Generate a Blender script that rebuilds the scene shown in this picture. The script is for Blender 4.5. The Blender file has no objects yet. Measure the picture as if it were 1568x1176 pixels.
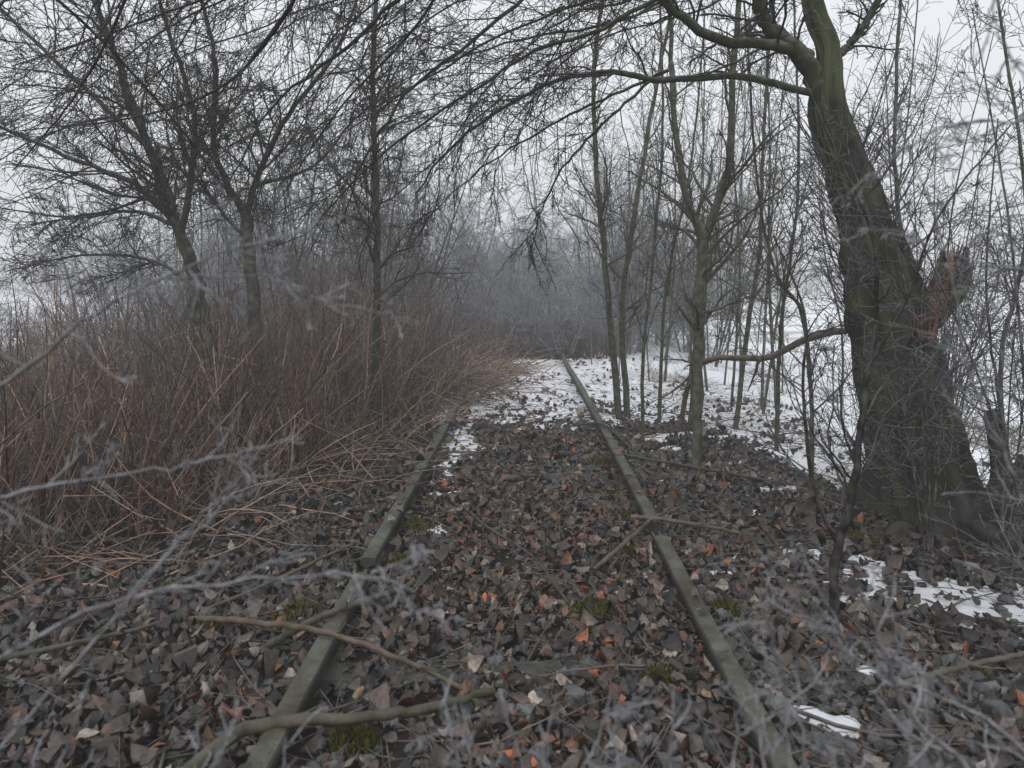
import bpy, bmesh, math, numpy as np
from mathutils import Vector
rng = np.random.default_rng(7)
scene = bpy.context.scene
H = 1.48

# ------------------------------------------------------------------ helpers
def hsh(a, b, s):
    v = np.sin(a*127.1 + b*311.7 + s*74.7)*43758.5453
    return v - np.floor(v)
def vnoise(x, y, s=0):
    xi = np.floor(x); yi = np.floor(y); fx = x-xi; fy = y-yi
    fx = fx*fx*(3-2*fx); fy = fy*fy*(3-2*fy)
    a = hsh(xi, yi, s); b = hsh(xi+1, yi, s); c = hsh(xi, yi+1, s); d = hsh(xi+1, yi+1, s)
    return (a*(1-fx)+b*fx)*(1-fy) + (c*(1-fx)+d*fx)*fy
def fbm(x, y, sc, oc=4, s=0):
    t = 0; amp = .5; tot = 0
    for o in range(oc):
        t = t + amp*vnoise(x*sc, y*sc, s+o*3.3); tot += amp; amp *= .5; sc *= 2.1
    return t/tot
def sstep(a, b, x):
    t = np.clip((x-a)/(b-a), 0, 1); return t*t*(3-2*t)
def nrm(v):
    return v/np.maximum(np.linalg.norm(v, axis=-1, keepdims=True), 1e-9)

def height(x, y):
    x = np.asarray(x, float); y = np.asarray(y, float)
    h = -0.85*sstep(2.3, 7.5, x) - 0.75*sstep(2.2, 8, -x)
    h = h + (fbm(x, y, 1.1, 3, 5)-.5)*0.09*sstep(.9, 2.0, np.abs(x)) + (fbm(x, y, 3.5, 3, 9)-.5)*0.045
    return h

def snow_val(x, y):
    x = np.asarray(x, float); y = np.asarray(y, float)
    eR = np.interp(y, [1, 4, 4.6, 7, 9.3, 12, 20], [3.2, 2.65, 2.1, 1.6, 1.2, 1.1, 1.6])
    b = np.clip((x-eR)/0.4, -1, .98)
    c = np.interp(y, [6.2, 7.1, 8.2, 12.8, 14.2], [-1, .42, .84, .72, -.3]) + np.where(x < -1.0, -1.2, 0)
    c = np.where((x > .75) & (x < 1.6) & (y < 8), c-.12, c)
    b = np.maximum(b, c)
    l = .86 - 3.0*np.abs(x+.56) - .22*np.abs(y-6.2)**1.5           # strip beside left rail
    b = np.maximum(b, np.maximum(l, -1))
    p = .72 - 1.2*np.abs((y-3.15)+(x-2.15)*.6) - .40*np.abs(x-2.1)**2     # patches on the right
    b = np.maximum(b, np.maximum(p, -1))
    for (px, py, r) in [(.98, 2.32, .12), (1.0, 3.5, .09), (.42, 3.4, .05), (-.5, 3.35, .06), (1.5, 4.4, .12), (1.05, 5.2, .14), (1.2, 6.1, .22), (.95, 6.7, .25), (-.52, 4.1, .15), (-.5, 4.8, .2), (1.7, 5.6, .3), (1.5, 6.6, .35), (2.0, 2.65, .10), (-.1, 6.9, .3), (.35, 7.2, .25), (1.85, 4.9, .25), (1.3, 2.6, .06), (1.9, 4.2, .14)]:
        b = np.maximum(b, .75 - ((x-px)**2*.5+(y-py)**2*1.5)/(r*r))
    b = np.maximum(b, np.clip((-x-8.5)/1.5, -1, .75))
    b = np.maximum(b, np.where(np.abs(x) > 8, np.clip((y-22)/6, -1, .75), -1))
    n = (fbm(x, y*1.4, 4.5, 4, 2)-.5)*2.2 + (fbm(x, y*1.3, 16, 2, 31)-.5)*1.5
    return b + n*.66

def mesh_obj(name, V, F, col=None, mat=None, smooth=True, parent=None, extra=None):
    V = np.asarray(V, np.float32).reshape(-1, 3); F = np.asarray(F, np.int32)
    k = F.shape[1]; M = len(F)
    me = bpy.data.meshes.new(name)
    me.vertices.add(len(V)); me.vertices.foreach_set('co', V.ravel())
    me.loops.add(M*k); me.loops.foreach_set('vertex_index', F.ravel())
    me.polygons.add(M); me.polygons.foreach_set('loop_start', np.arange(M, dtype=np.int32)*k)
    try: me.polygons.foreach_set('loop_total', np.full(M, k, np.int32))
    except Exception: pass
    me.polygons.foreach_set('use_smooth', np.full(M, smooth))
    me.update(calc_edges=True)
    if col is not None:
        c = np.ones((len(V), 4), np.float32); c[:, :3] = np.asarray(col).reshape(-1, 3)
        a = me.color_attributes.new('Col', 'FLOAT_COLOR', 'POINT'); a.data.foreach_set('color', c.ravel())
    if extra:
        for kx, vx in extra.items():
            a = me.attributes.new(kx, 'FLOAT', 'POINT'); a.data.foreach_set('value', np.asarray(vx, np.float32).ravel())
    if mat: me.materials.append(mat)
    ob = bpy.data.objects.new(name, me); scene.collection.objects.link(ob)
    if parent: ob.parent = parent
    return ob

class Acc:
    def __init__(s): s.V = []; s.F = []; s.C = []; s.n = 0
    def add(s, V, F, C):
        s.V.append(V.reshape(-1, 3)); s.F.append(F.reshape(-1, F.shape[-1])+s.n); s.C.append(C.reshape(-1, 3)); s.n += V.reshape(-1, 3).shape[0]
    def obj(s, name, mat, smooth=True, parent=None):
        return mesh_obj(name, np.concatenate(s.V), np.concatenate(s.F), np.concatenate(s.C), mat, smooth, parent)

def tubes(acc, pts, rad, col, S=3, rough=0, rs=0):
    B, n, _ = pts.shape
    T = nrm(np.gradient(pts, axis=1))
    m = T.mean(1); ref = np.zeros((B, 3)); ref[np.arange(B), np.argmin(np.abs(m), axis=1)] = 1
    ref = ref[:, None, :]
    U = nrm(np.cross(T, np.broadcast_to(ref, T.shape))); W = np.cross(T, U)
    a = np.arange(S)/S*2*np.pi
    R = np.repeat(rad[:, :, None], S, axis=2)
    if rough:
        L = np.concatenate([np.zeros((B, 1)), np.cumsum(np.linalg.norm(np.diff(pts, axis=1), axis=2), axis=1)], 1)[:, :, None]
        cx = np.cos(a)[None, None]; sx = np.sin(a)[None, None]
        nz = fbm(cx*2.6+L*.9+rs, sx*2.6+L*1.3+9, 1.0, 3, rs)*1.0 + .5*np.abs(fbm(cx*9+L*1.5+rs, sx*9-L*1.1, 1, 2, rs+4)-.5)*2
        R = R*(1+rough*(nz-.6)*2)
    V = pts[:, :, None, :] + R[..., None]*(np.cos(a)[None, None, :, None]*U[:, :, None, :] + np.sin(a)[None, None, :, None]*W[:, :, None, :])
    idx = np.arange(B*n*S).reshape(B, n, S)
    nx = np.roll(idx, -1, axis=2)
    F = np.stack([idx[:, :-1], nx[:, :-1], nx[:, 1:], idx[:, 1:]], -1)
    col = np.asarray(col, float)
    if col.ndim == 1: col = np.broadcast_to(col, (B, n, 3))
    elif col.ndim == 2: col = np.broadcast_to(col[:, None, :], (B, n, 3))
    C = np.broadcast_to(col[:, :, None, :], (B, n, S, 3))
    acc.add(V, F, C)

def grow(org, d, L, r0, n, wander, trop=(0, 0, 0), rtip=.35, rmin=.0014):
    B = len(org); pts = np.zeros((B, n, 3)); p = org.copy(); pts[:, 0] = p; d = nrm(d)
    st = (L/(n-1))[:, None]
    for i in range(1, n):
        d = nrm(d + rng.normal(0, wander, (B, 3)) + np.array(trop))
        p = p + d*st; pts[:, i] = p
    rad = np.maximum(r0[:, None]*np.linspace(1, rtip, n)[None], rmin)
    return pts, rad

def kids(pts, rad, k, t0=.15, t1=1, ang=.8, lf=.4, rf=.55, n=6, wander=.15, trop=(0, 0, 0), rmin=.0014, Labs=None, upb=0):
    B, n0, _ = pts.shape; idx = np.repeat(np.arange(B), k); K = len(idx)
    t = rng.uniform(t0, t1, K)*(n0-1)*.999; i = np.floor(t).astype(int); f = (t-i)[:, None]
    o = pts[idx, i]*(1-f) + pts[idx, i+1]*f
    tan = nrm(pts[idx, i+1]-pts[idx, i]); rv = rng.normal(0, 1, (K, 3)); rv[:, 2] += upb
    perp = nrm(rv-(rv*tan).sum(1, keepdims=True)*tan)
    a = np.clip(rng.normal(ang, .22, K), .15, 1.6)[:, None]
    d = np.cos(a)*tan+np.sin(a)*perp
    pl = np.linalg.norm(np.diff(pts, axis=1), axis=2).sum(1)[idx] if Labs is None else np.full(K, Labs)
    L = pl*lf*rng.uniform(.45, 1.25, K)*(1-.45*t/(n0-1))
    r = rad[idx, i]*rf*rng.uniform(.7, 1.1, K)
    return grow(o, d, L, r, n, wander, trop, rmin=rmin)

def cr(P, n):
    P = np.array(P, float); Q = np.vstack([2*P[0]-P[1], P, 2*P[-1]-P[-2]])
    t = np.linspace(0, len(P)-1, n)*.99999; i = np.floor(t).astype(int); f = (t-i)[:, None]
    a, b, c, d = Q[i], Q[i+1], Q[i+2], Q[i+3]
    return .5*((2*b)+(-a+c)*f+(2*a-5*b+4*c-d)*f**2+(-a+3*b-3*c+d)*f**3)

# ------------------------------------------------------------------ materials
def new_mat(name):
    m = bpy.data.materials.new(name); m.use_nodes = True
    nt = m.node_tree; b = nt.nodes['Principled BSDF']
    return m, nt, b
def N(nt, t, **k):
    n = nt.nodes.new(t)
    for a, v in k.items(): setattr(n, a, v)
    return n
def attr_mat(name, rough=.8, nscale=30, namp=.5, frost=0.0, frostcol=(.50, .53, .57), bump=0, bscale=60, moss=0, stretch=(1, 1, 1), spec=.3, frost_all=0.0, diffuse=False):
    m, nt, b = new_mat(name); L = nt.links.new
    at = N(nt, 'ShaderNodeAttribute', attribute_name='Col')
    geo = N(nt, 'ShaderNodeNewGeometry'); mp = N(nt, 'ShaderNodeMapping'); mp.inputs['Scale'].default_value = stretch
    L(geo.outputs['Position'], mp.inputs['Vector'])
    no = N(nt, 'ShaderNodeTexNoise'); no.inputs['Scale'].default_value = nscale; no.inputs['Detail'].default_value = 2
    L(mp.outputs[0], no.inputs['Vector'])
    mr = N(nt, 'ShaderNodeMapRange'); mr.inputs[1].default_value = .25; mr.inputs[2].default_value = .75; mr.inputs[3].default_value = 1-namp; mr.inputs[4].default_value = 1+namp
    L(no.outputs[0], mr.inputs[0])
    mx = N(nt, 'ShaderNodeVectorMath', operation='SCALE'); L(at.outputs['Color'], mx.inputs[0]); L(mr.outputs[0], mx.inputs['Scale'])
    out = mx.outputs[0]
    sep = N(nt, 'ShaderNodeSeparateXYZ'); L(geo.outputs['Normal'], sep.inputs[0])
    if moss:
        n2 = N(nt, 'ShaderNodeTexNoise'); n2.inputs['Scale'].default_value = 4; n2.inputs['Detail'].default_value = 3; L(geo.outputs['Position'], n2.inputs['Vector'])
        r2 = N(nt, 'ShaderNodeMapRange'); r2.inputs[1].default_value = .45; r2.inputs[2].default_value = .62; r2.inputs[4].default_value = moss; L(n2.outputs[0], r2.inputs[0])
        mm = N(nt, 'ShaderNodeMix', data_type='RGBA'); L(r2.outputs[0], mm.inputs[0]); L(out, mm.inputs[6]); mm.inputs[7].default_value = (.060, .070, .026, 1); out = mm.outputs[2]
    if frost or frost_all:
        ad = N(nt, 'ShaderNodeMath', operation='MULTIPLY_ADD'); L(sep.outputs[2], ad.inputs[0]); ad.inputs[1].default_value = .5; L(no.outputs[0], ad.inputs[2])
        r3 = N(nt, 'ShaderNodeMapRange'); r3.inputs[1].default_value = .4; r3.inputs[2].default_value = 1.0; r3.inputs[3].default_value = frost_all; r3.inputs[4].default_value = frost; L(ad.outputs[0], r3.inputs[0])
        mf = N(nt, 'ShaderNodeMix', data_type='RGBA'); L(r3.outputs[0], mf.inputs[0]); L(out, mf.inputs[6]); mf.inputs[7].default_value = (*frostcol, 1); out = mf.outputs[2]
    if diffuse:
        d_ = N(nt, 'ShaderNodeBsdfDiffuse'); L(out, d_.inputs['Color']); L(d_.outputs[0], nt.nodes['Material Output'].inputs['Surface']); nt.nodes.remove(b); return m
    L(out, b.inputs['Base Color']); b.inputs['Roughness'].default_value = rough; b.inputs['Specular IOR Level'].default_value = spec
    if bump:
        nb = N(nt, 'ShaderNodeTexNoise'); nb.inputs['Scale'].default_value = bscale; nb.inputs['Detail'].default_value = 6; L(mp.outputs[0], nb.inputs['Vector'])
        bp = N(nt, 'ShaderNodeBump'); bp.inputs['Strength'].default_value = bump; bp.inputs['Distance'].default_value = .02
        L(nb.outputs[0], bp.inputs['Height']); L(bp.outputs[0], b.inputs['Normal'])
    return m
M_bark = attr_mat('bark', .85, 14, .5, frost=.08, bump=.9, bscale=28, moss=.5, stretch=(1, 1, .35), spec=.2)
M_twig = attr_mat('twig_bark', .85, 18, .35, frost=.16, moss=.35, diffuse=True)
M_rime = attr_mat('rimed_twigs', .85, 18, .35, frost=.36, frost_all=.04, diffuse=True)
M_far = attr_mat('frost_and_haze_twigs', .9, 3, .3, frost=.75, frost_all=.28, diffuse=True)  # far twigs: frost, plus pale distance haze mixed into the colour
M_frost = attr_mat('hoarfrost_twigs', .9, 60, .4, frost=.60, frost_all=.10, frostcol=(.46, .48, .51), diffuse=True)
M_stalk = attr_mat('dry_stalks', .75, 20, .35, frost=.14, diffuse=True)
M_leaf = attr_mat('dead_leaves', .5, 60, .5, frost=.05, spec=.45)
M_stone = attr_mat('ballast_stone', .8, 40, .4, frost=.12, bump=.5, bscale=70)
M_moss = attr_mat('moss', .95, 60, .4, diffuse=True)

# ------------------------------------------------------------------ ground
def axis(lo, f0, f1, hi, st):
    a = list(np.arange(f0, f1, st)); g = st
    x = a[-1]
    while x < hi: g *= 1.13; x += g; a.append(x)
    x = a[0]; g = st; pre = []
    while x > lo: g *= 1.13; x -= g; pre.append(x)
    return np.array(pre[::-1]+a)
xs = axis(-600, -3.2, 4.6, 600, .030); ys = axis(-60, 1.2, 14.5, 700, .034)
X, Y = np.meshgrid(xs, ys)
sv = snow_val(X, Y); sm = sstep(.42, .60, sv)
Z = height(X, Y) + sm*.022*np.where(np.abs(np.abs(X)-.75) < .09, .3, 1)
nyy, nxx = X.shape; idx = np.arange(nyy*nxx).reshape(nyy, nxx)
F = np.stack([idx[:-1, :-1], idx[:-1, 1:], idx[1:, 1:], idx[1:, :-1]], -1).reshape(-1, 4)
m, nt, b = new_mat('soil_and_snow'); L = nt.links.new
geo = N(nt, 'ShaderNodeNewGeometry'); at = N(nt, 'ShaderNodeAttribute', attribute_name='snow')
n1 = N(nt, 'ShaderNodeTexNoise'); n1.inputs['Scale'].default_value = 9; n1.inputs['Detail'].default_value = 9; L(geo.outputs['Position'], n1.inputs['Vector'])
cr1 = N(nt, 'ShaderNodeValToRGB'); e = cr1.color_ramp.elements
e[0].position = .3; e[0].color = (.010, .008, .006, 1); e[1].position = .75; e[1].color = (.050, .036, .027, 1); L(n1.outputs[0], cr1.inputs[0])
n2 = N(nt, 'ShaderNodeTexNoise'); n2.inputs['Scale'].default_value = 35; n2.inputs['Detail'].default_value = 5; L(geo.outputs['Position'], n2.inputs['Vector'])
ad = N(nt, 'ShaderNodeMath', operation='MULTIPLY_ADD'); L(n2.outputs[0], ad.inputs[0]); ad.inputs[1].default_value = .7; L(at.outputs['Fac'], ad.inputs[2])
r = N(nt, 'ShaderNodeMapRange'); r.inputs[1].default_value = .79; r.inputs[2].default_value = .87; L(ad.outputs[0], r.inputs[0])
n3 = N(nt, 'ShaderNodeTexNoise'); n3.inputs['Scale'].default_value = .35; n3.inputs['Detail'].default_value = 8; L(geo.outputs['Position'], n3.inputs['Vector'])
cs = N(nt, 'ShaderNodeValToRGB'); e = cs.color_ramp.elements
e[0].position = .34; e[0].color = (.42, .41, .38, 1); e[1].position = .48; e[1].color = (.84, .86, .90, 1); L(n3.outputs[0], cs.inputs[0])
mx = N(nt, 'ShaderNodeMix', data_type='RGBA'); L(r.outputs[0], mx.inputs[0]); L(cr1.outputs[0], mx.inputs[6]); L(cs.outputs[0], mx.inputs[7]); L(mx.outputs[2], b.inputs['Base Color'])
b.inputs['Roughness'].default_value = .85; b.inputs['Specular IOR Level'].default_value = .25
bp = N(nt, 'ShaderNodeBump'); bp.inputs['Strength'].default_value = .6; bp.inputs['Distance'].default_value = .02; L(n2.outputs[0], bp.inputs['Height']); L(bp.outputs[0], b.inputs['Normal'])
mesh_obj('ground', np.stack([X, Y, Z], -1), F, None, m, True, extra={'snow': sv})

# ------------------------------------------------------------------ rails
m, nt, b = new_mat('weathered_rail'); L = nt.links.new
geo = N(nt, 'ShaderNodeNewGeometry'); n1 = N(nt, 'ShaderNodeTexNoise'); n1.inputs['Scale'].default_value = 6; n1.inputs['Detail'].default_value = 12; n1.inputs['Roughness'].default_value = .7; L(geo.outputs['Position'], n1.inputs['Vector'])
rp = N(nt, 'ShaderNodeValToRGB'); e = rp.color_ramp.elements
e[0].position = .36; e[0].color = (.046, .030, .020, 1); e[1].position = .64; e[1].color = (.110, .118, .090, 1); x_ = e.new(.49); x_.color = (.064, .066, .048, 1); L(n1.outputs[0], rp.inputs[0])
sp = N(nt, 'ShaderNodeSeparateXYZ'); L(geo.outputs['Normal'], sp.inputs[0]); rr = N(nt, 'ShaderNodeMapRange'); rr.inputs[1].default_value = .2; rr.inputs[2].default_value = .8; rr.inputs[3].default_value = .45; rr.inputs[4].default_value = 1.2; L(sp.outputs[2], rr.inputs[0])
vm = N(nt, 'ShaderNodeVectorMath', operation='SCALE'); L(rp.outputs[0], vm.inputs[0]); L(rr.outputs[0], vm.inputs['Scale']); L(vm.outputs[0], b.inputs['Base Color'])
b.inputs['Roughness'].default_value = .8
n2 = N(nt, 'ShaderNodeTexNoise'); n2.inputs['Scale'].default_value = 90; n2.inputs['Detail'].default_value = 5; L(geo.outputs['Position'], n2.inputs['Vector'])
bp = N(nt, 'ShaderNodeBump'); bp.inputs['Strength'].default_value = .8; bp.inputs['Distance'].default_value = .008; L(n2.outputs[0], bp.inputs['Height']); L(bp.outputs[0], b.inputs['Normal'])
M_rail = m
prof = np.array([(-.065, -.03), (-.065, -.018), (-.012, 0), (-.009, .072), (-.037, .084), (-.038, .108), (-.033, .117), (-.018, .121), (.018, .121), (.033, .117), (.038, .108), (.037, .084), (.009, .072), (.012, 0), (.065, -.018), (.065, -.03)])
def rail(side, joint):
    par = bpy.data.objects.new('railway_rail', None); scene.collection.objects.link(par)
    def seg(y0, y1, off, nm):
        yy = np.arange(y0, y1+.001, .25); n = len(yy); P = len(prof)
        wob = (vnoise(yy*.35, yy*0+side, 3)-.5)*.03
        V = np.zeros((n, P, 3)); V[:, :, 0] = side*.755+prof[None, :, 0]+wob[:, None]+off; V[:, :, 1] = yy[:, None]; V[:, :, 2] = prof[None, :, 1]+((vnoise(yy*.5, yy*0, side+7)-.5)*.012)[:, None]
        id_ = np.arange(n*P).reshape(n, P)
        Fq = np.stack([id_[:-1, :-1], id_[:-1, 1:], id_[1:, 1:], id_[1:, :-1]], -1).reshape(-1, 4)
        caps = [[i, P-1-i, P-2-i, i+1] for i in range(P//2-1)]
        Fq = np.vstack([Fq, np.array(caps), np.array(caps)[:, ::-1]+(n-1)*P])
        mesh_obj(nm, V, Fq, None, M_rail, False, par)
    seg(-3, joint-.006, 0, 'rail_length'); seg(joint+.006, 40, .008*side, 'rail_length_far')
    Vs = []; Fs = []; k = 0
    for sx in (-1, 1):
        c = np.array([[x, y, z] for x in (-.008, .008) for y in (-.24, .24) for z in (-.026, .026)])
        c += [side*.755+sx*.020, joint, .040]
        Vs.append(c); Fs.append(np.array([[0, 1, 3, 2], [4, 6, 7, 5], [0, 4, 5, 1], [2, 3, 7, 6], [0, 2, 6, 4], [1, 5, 7, 3]])+k); k += 8
        for by in (-.18, -.07, .07, .18):
            a = np.arange(6)/6*2*np.pi
            ring = [np.stack([np.full(6, side*.755+sx*q), joint+by+rr_*np.cos(a), .042+rr_*np.sin(a)], 1) for q, rr_ in ((.027, .014), (.042, .014), (.044, .004))]
            Vs.append(np.vstack(ring))
            for j in range(2): Fs.append(np.array([[k+j*6+i, k+j*6+(i+1) % 6, k+(j+1)*6+(i+1) % 6, k+(j+1)*6+i] for i in range(6)]))
            k += 18
    mesh_obj('fishplate', np.vstack(Vs), np.vstack(Fs), None, M_rail, False, par)
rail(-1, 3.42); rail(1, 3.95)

acc = Acc()
for i, y0 in enumerate(np.arange(1.3, 7, .66)):
    nx_, ny_ = 26, 5
    gx = np.linspace(-1.25, 1.25, nx_); gy = np.linspace(-.12, .12, ny_)
    GX, GY = np.meshgrid(gx, gy); GZ = np.full_like(GX, .020)+(fbm(GX+i, GY*6, 4, 3, 8)-.5)*.04
    GZ[0] = -.06; GZ[-1] = -.06; GZ[:, 0] = -.06; GZ[:, -1] = -.06
    V = np.stack([GX, GY+y0+rng.normal(0, .02), GZ], -1); id_ = np.arange(nx_*ny_).reshape(ny_, nx_)
    Fq = np.stack([id_[:-1, :-1], id_[:-1, 1:], id_[1:, 1:], id_[1:, :-1]], -1).reshape(-1, 4)
    acc.add(V, Fq, np.full((nx_*ny_, 3), .035)*[1, .85, .7])
acc.obj('wooden_sleepers', M_bark, False)

# ------------------------------------------------------------------ leaf litter
pal = np.array([(.026, .019, .014), (.046, .032, .023), (.080, .058, .043), (.120, .100, .082), (.22, .195, .165), (.105, .050, .027), (.24, .085, .030), (.014, .011, .009), (.17, .12, .06)])
pw = np.array([.22, .20, .14, .12, .07, .12, .022, .12, .012]); pw = pw/pw.sum()
def leaves(Nn, x0, x1, y0, y1, size, zlift=.035):
    x = rng.uniform(x0, x1, Nn); y = rng.uniform(y0, y1, Nn)
    dens = fbm(x, y, 2.2, 3, 41)
    s = snow_val(x, y); ok = ((s < .45) & (dens > rng.uniform(.20, .66, Nn))) | (rng.random(Nn) < .04)
    ok &= ~((np.abs(np.abs(x)-.755) < .045) & (rng.random(Nn) < .97))
    x = x[ok]; y = y[ok]; n = len(x)
    onrail = np.abs(np.abs(x)-.755) < .04
    z = height(x, y)+rng.uniform(.002, zlift, n)*(.5+dens[ok])+np.where(snow_val(x, y) > .5, .015, 0)
    z = np.where(onrail, .127, z)
    sz = np.where(rng.random(n) < .45, .5, 1.0)*np.where(rng.random(n) < .06, 1.35, 1.0)
    L_ = size*rng.uniform(.6, 1.2, n)*sz; W_ = L_*rng.uniform(.35, .85, n)
    u = np.array([0, .18, .45, .75, 1.0, .78, .48, .2]); v = np.array([0, .38, .48, .32, 0, -.32, -.48, -.38])
    curl = rng.normal(.4, .7, n); fold = rng.normal(.35, .6, n)
    lx = (u[None]-.5)*L_[:, None]*(1+rng.normal(0, .08, (n, 8))); ly = v[None]*W_[:, None]*(1+rng.normal(0, .2, (n, 8)))
    lz = curl[:, None]*(u[None]-.5)**2*2*L_[:, None] + fold[:, None]*np.abs(ly) + rng.normal(0, .08, (n, 8))*L_[:, None]
    P = np.stack([lx, ly, lz], -1)
    th = rng.uniform(0, 2*np.pi, n); tx = rng.normal(0, .5, n)*(~onrail); ty = rng.normal(0, .5, n)*(~onrail)
    c, s_ = np.cos(tx)[:, None], np.sin(tx)[:, None]; P = np.stack([P[..., 0], P[..., 1]*c-P[..., 2]*s_, P[..., 1]*s_+P[..., 2]*c], -1)
    c, s_ = np.cos(ty)[:, None], np.sin(ty)[:, None]; P = np.stack([P[..., 0]*c+P[..., 2]*s_, P[..., 1], -P[..., 0]*s_+P[..., 2]*c], -1)
    c, s_ = np.cos(th)[:, None], np.sin(th)[:, None]; P = np.stack([P[..., 0]*c-P[..., 1]*s_, P[..., 0]*s_+P[..., 1]*c, P[..., 2]], -1)
    low = P[..., 2].min(1); P[..., 2] -= np.minimum(low, 0)[:, None]*.6
    P += np.stack([x, y, z], -1)[:, None]
    F2 = (np.arange(n)*8)[:, None, None]+np.array([[0, 2, 1], [0, 4, 2], [4, 3, 2], [0, 7, 6], [0, 6, 4], [4, 6, 5]])[None]
    ci = rng.choice(len(pal), n, p=pw); col = pal[ci]*rng.uniform(.5, 1.35, n)[:, None]
    warm = fbm(x, y, .9, 3, 77)[:, None]
    warm2 = np.exp(-((x-.1)**2/.5+(y-5)**2/6))[:, None]
    col = col*(.5+1.05*warm)*(1+np.array([.30, .03, -.12])*warm2)
    dk = rng.uniform(.65, 1.25, (n, 8, 1))
    return P, F2, np.repeat(col[:, None], 8, 1)*dk
acc = Acc()
for a in [(62000, -3.4, 3.4, 1.3, 5.2, .064), (27000, -3.4, 3.2, 5.2, 9, .068), (9000, -3.4, 2.6, 9, 16, .08), (8000, 2.2, 5, 2.5, 9, .065), (7000, -8, -3, 2.5, 9, .07)]:
    acc.add(*leaves(*a))
acc.obj('leaf_litter', M_leaf, True)

bm = bmesh.new(); bmesh.ops.create_cube(bm, size=1.2); bmesh.ops.subdivide_edges(bm, edges=bm.edges[:], cuts=1, use_grid_fill=True)
bm.verts.ensure_lookup_table(); SV = np.array([v.co[:] for v in bm.verts]); SF = np.array([[v.index for v in f.verts] for f in bm.faces if len(f.verts) == 4]); bm.free()
SV = SV/np.linalg.norm(SV, axis=1, keepdims=True)**.65*.6
def stones(n, x0, x1, y0, y1, sz):
    x = rng.uniform(x0, x1, n); y = rng.uniform(y0, y1, n)
    ok = (snow_val(x, y) < .45) & (np.abs(np.abs(x)-.755) > .07); x = x[ok]; y = y[ok]; n = len(x)
    s = sz*rng.uniform(.5, 1.5, n); P = SV[None]*(1+rng.normal(0, .14, (n, len(SV), 1)))*s[:, None, None]*rng.uniform(.6, 1.2, (n, 1, 3))
    for ax in range(3):
        th = rng.uniform(0, 6.28, n)[:, None]; c, s_ = np.cos(th), np.sin(th); i, j = [(0, 1), (1, 2), (0, 2)][ax]
        A = P[..., i]*c-P[..., j]*s_; Bq = P[..., i]*s_+P[..., j]*c; P[..., i] = A; P[..., j] = Bq
    P[..., 2] *= .75
    P += np.stack([x, y, height(x, y)+s*.4], -1)[:, None]
    col = np.array([.058, .056, .052])*rng.uniform(.4, 1.9, (n, 1))*(1+rng.normal(0, .05, (n, 3)))
    return P, (np.arange(n)*len(SV))[:, None, None]+SF[None], np.repeat(col[:, None], len(SV), 1)
acc = Acc(); acc.add(*stones(6500, .85, 3.2, 1.3, 6, .042)); acc.add(*stones(3600, -.7, .7, 1.3, 8, .034)); acc.add(*stones(2300, -3, -.85, 1.3, 5, .036)); acc.add(*stones(130, -.2, 2.0, 1.6, 2.8, .065))
acc.obj('ballast_stones', M_stone, False)

acc = Acc()
n = 5200; x = rng.uniform(-3.2, 3.2, n); y = 1.4+rng.random(n)**1.4*9; o = np.stack([x, y, height(x, y)+.03], -1)
th = rng.uniform(0, 6.28, n); d = np.stack([np.cos(th), np.sin(th), rng.normal(.02, .12, n)], -1)
P, R = grow(o, d, rng.uniform(.05, .35, n), rng.uniform(.0015, .004, n), 5, .12); P[..., 2] = np.maximum(P[..., 2], height(P[..., 0], P[..., 1])+.015)
tubes(acc, P, R, np.array([.090, .066, .050])*rng.uniform(.3, 2.0, (n, 1)), 4)
n = 95; x = rng.uniform(-2.6, 2.8, n); y = 1.9+rng.random(n)*6; o = np.stack([x, y, height(x, y)+.06], -1)
th = rng.uniform(0, 6.28, n); d = np.stack([np.cos(th), np.sin(th), 0*th], -1)
P, R = grow(o, d, rng.uniform(.4, 1.2, n), rng.uniform(.004, .008, n), 9, .13); P[..., 2] = np.maximum(.6*P[..., 2], height(P[..., 0], P[..., 1])+.045)
tubes(acc, P, R, np.array([.08, .058, .044])*rng.uniform(.5, 1.5, (n, 1)), 6)
k, kr = kids(P, R, 3, .2, .95, .7, .4, .6, 5, .12); tubes(acc, k, kr, np.array([.055, .042, .033]), 4)
acc.obj('loose_twigs', M_twig)

def fallen(name, pts, r0, r1, col, kk=3):
    a = Acc(); P = cr(pts, 28)[None]; P = P+rng.normal(0, r0*.15, P.shape); R = np.linspace(r0, r1, 28)[None]*(1+.12*rng.normal(0, 1, (1, 28)).cumsum()*.15)
    tubes(a, P, R, np.array(col), 12, rough=.2, rs=rng.uniform(0, 9))
    if kk:
        q, qr = kids(P, R, kk, .2, .95, .7, .3, .55, 7, .12, trop=(0, 0, -.02)); tubes(a, q, qr, np.array(col), 6)
    return a.obj(name, M_bark)
fallen('fallen_branch', [(-1.0, 2.02, .05), (-.816, 2.12, .125), (-.5, 2.17, .12), (-.32, 2.26, .09), (-.10, 2.42, .06)], .021, .014, (.060, .050, .028), 2)
fallen('fallen_branch', [(-1.45, 2.95, .05), (-1.2, 2.84, .10), (-.81, 2.68, .14), (-.48, 2.55, .11), (-.15, 2.40, .05)], .012, .008, (.095, .062, .042), 4)
fallen('fallen_branch', [(-1.0, 2.72, .06), (-.8, 2.80, .14), (-.6, 3.0, .13), (-.5, 3.2, .10)], .016, .011, (.05, .038, .03), 2)
fallen('fallen_branch', [(.35, 3.45, .05), (.6, 3.75, .12), (.76, 3.98, .14), (.95, 4.2, .12)], .012, .008, (.085, .062, .046), 3)
fallen('fallen_branch', [(.62, 3.98, .14), (.8, 3.92, .145), (1.1, 3.93, .09), (1.3, 3.9, .06)], .013, .009, (.10, .074, .055), 2)
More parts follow.
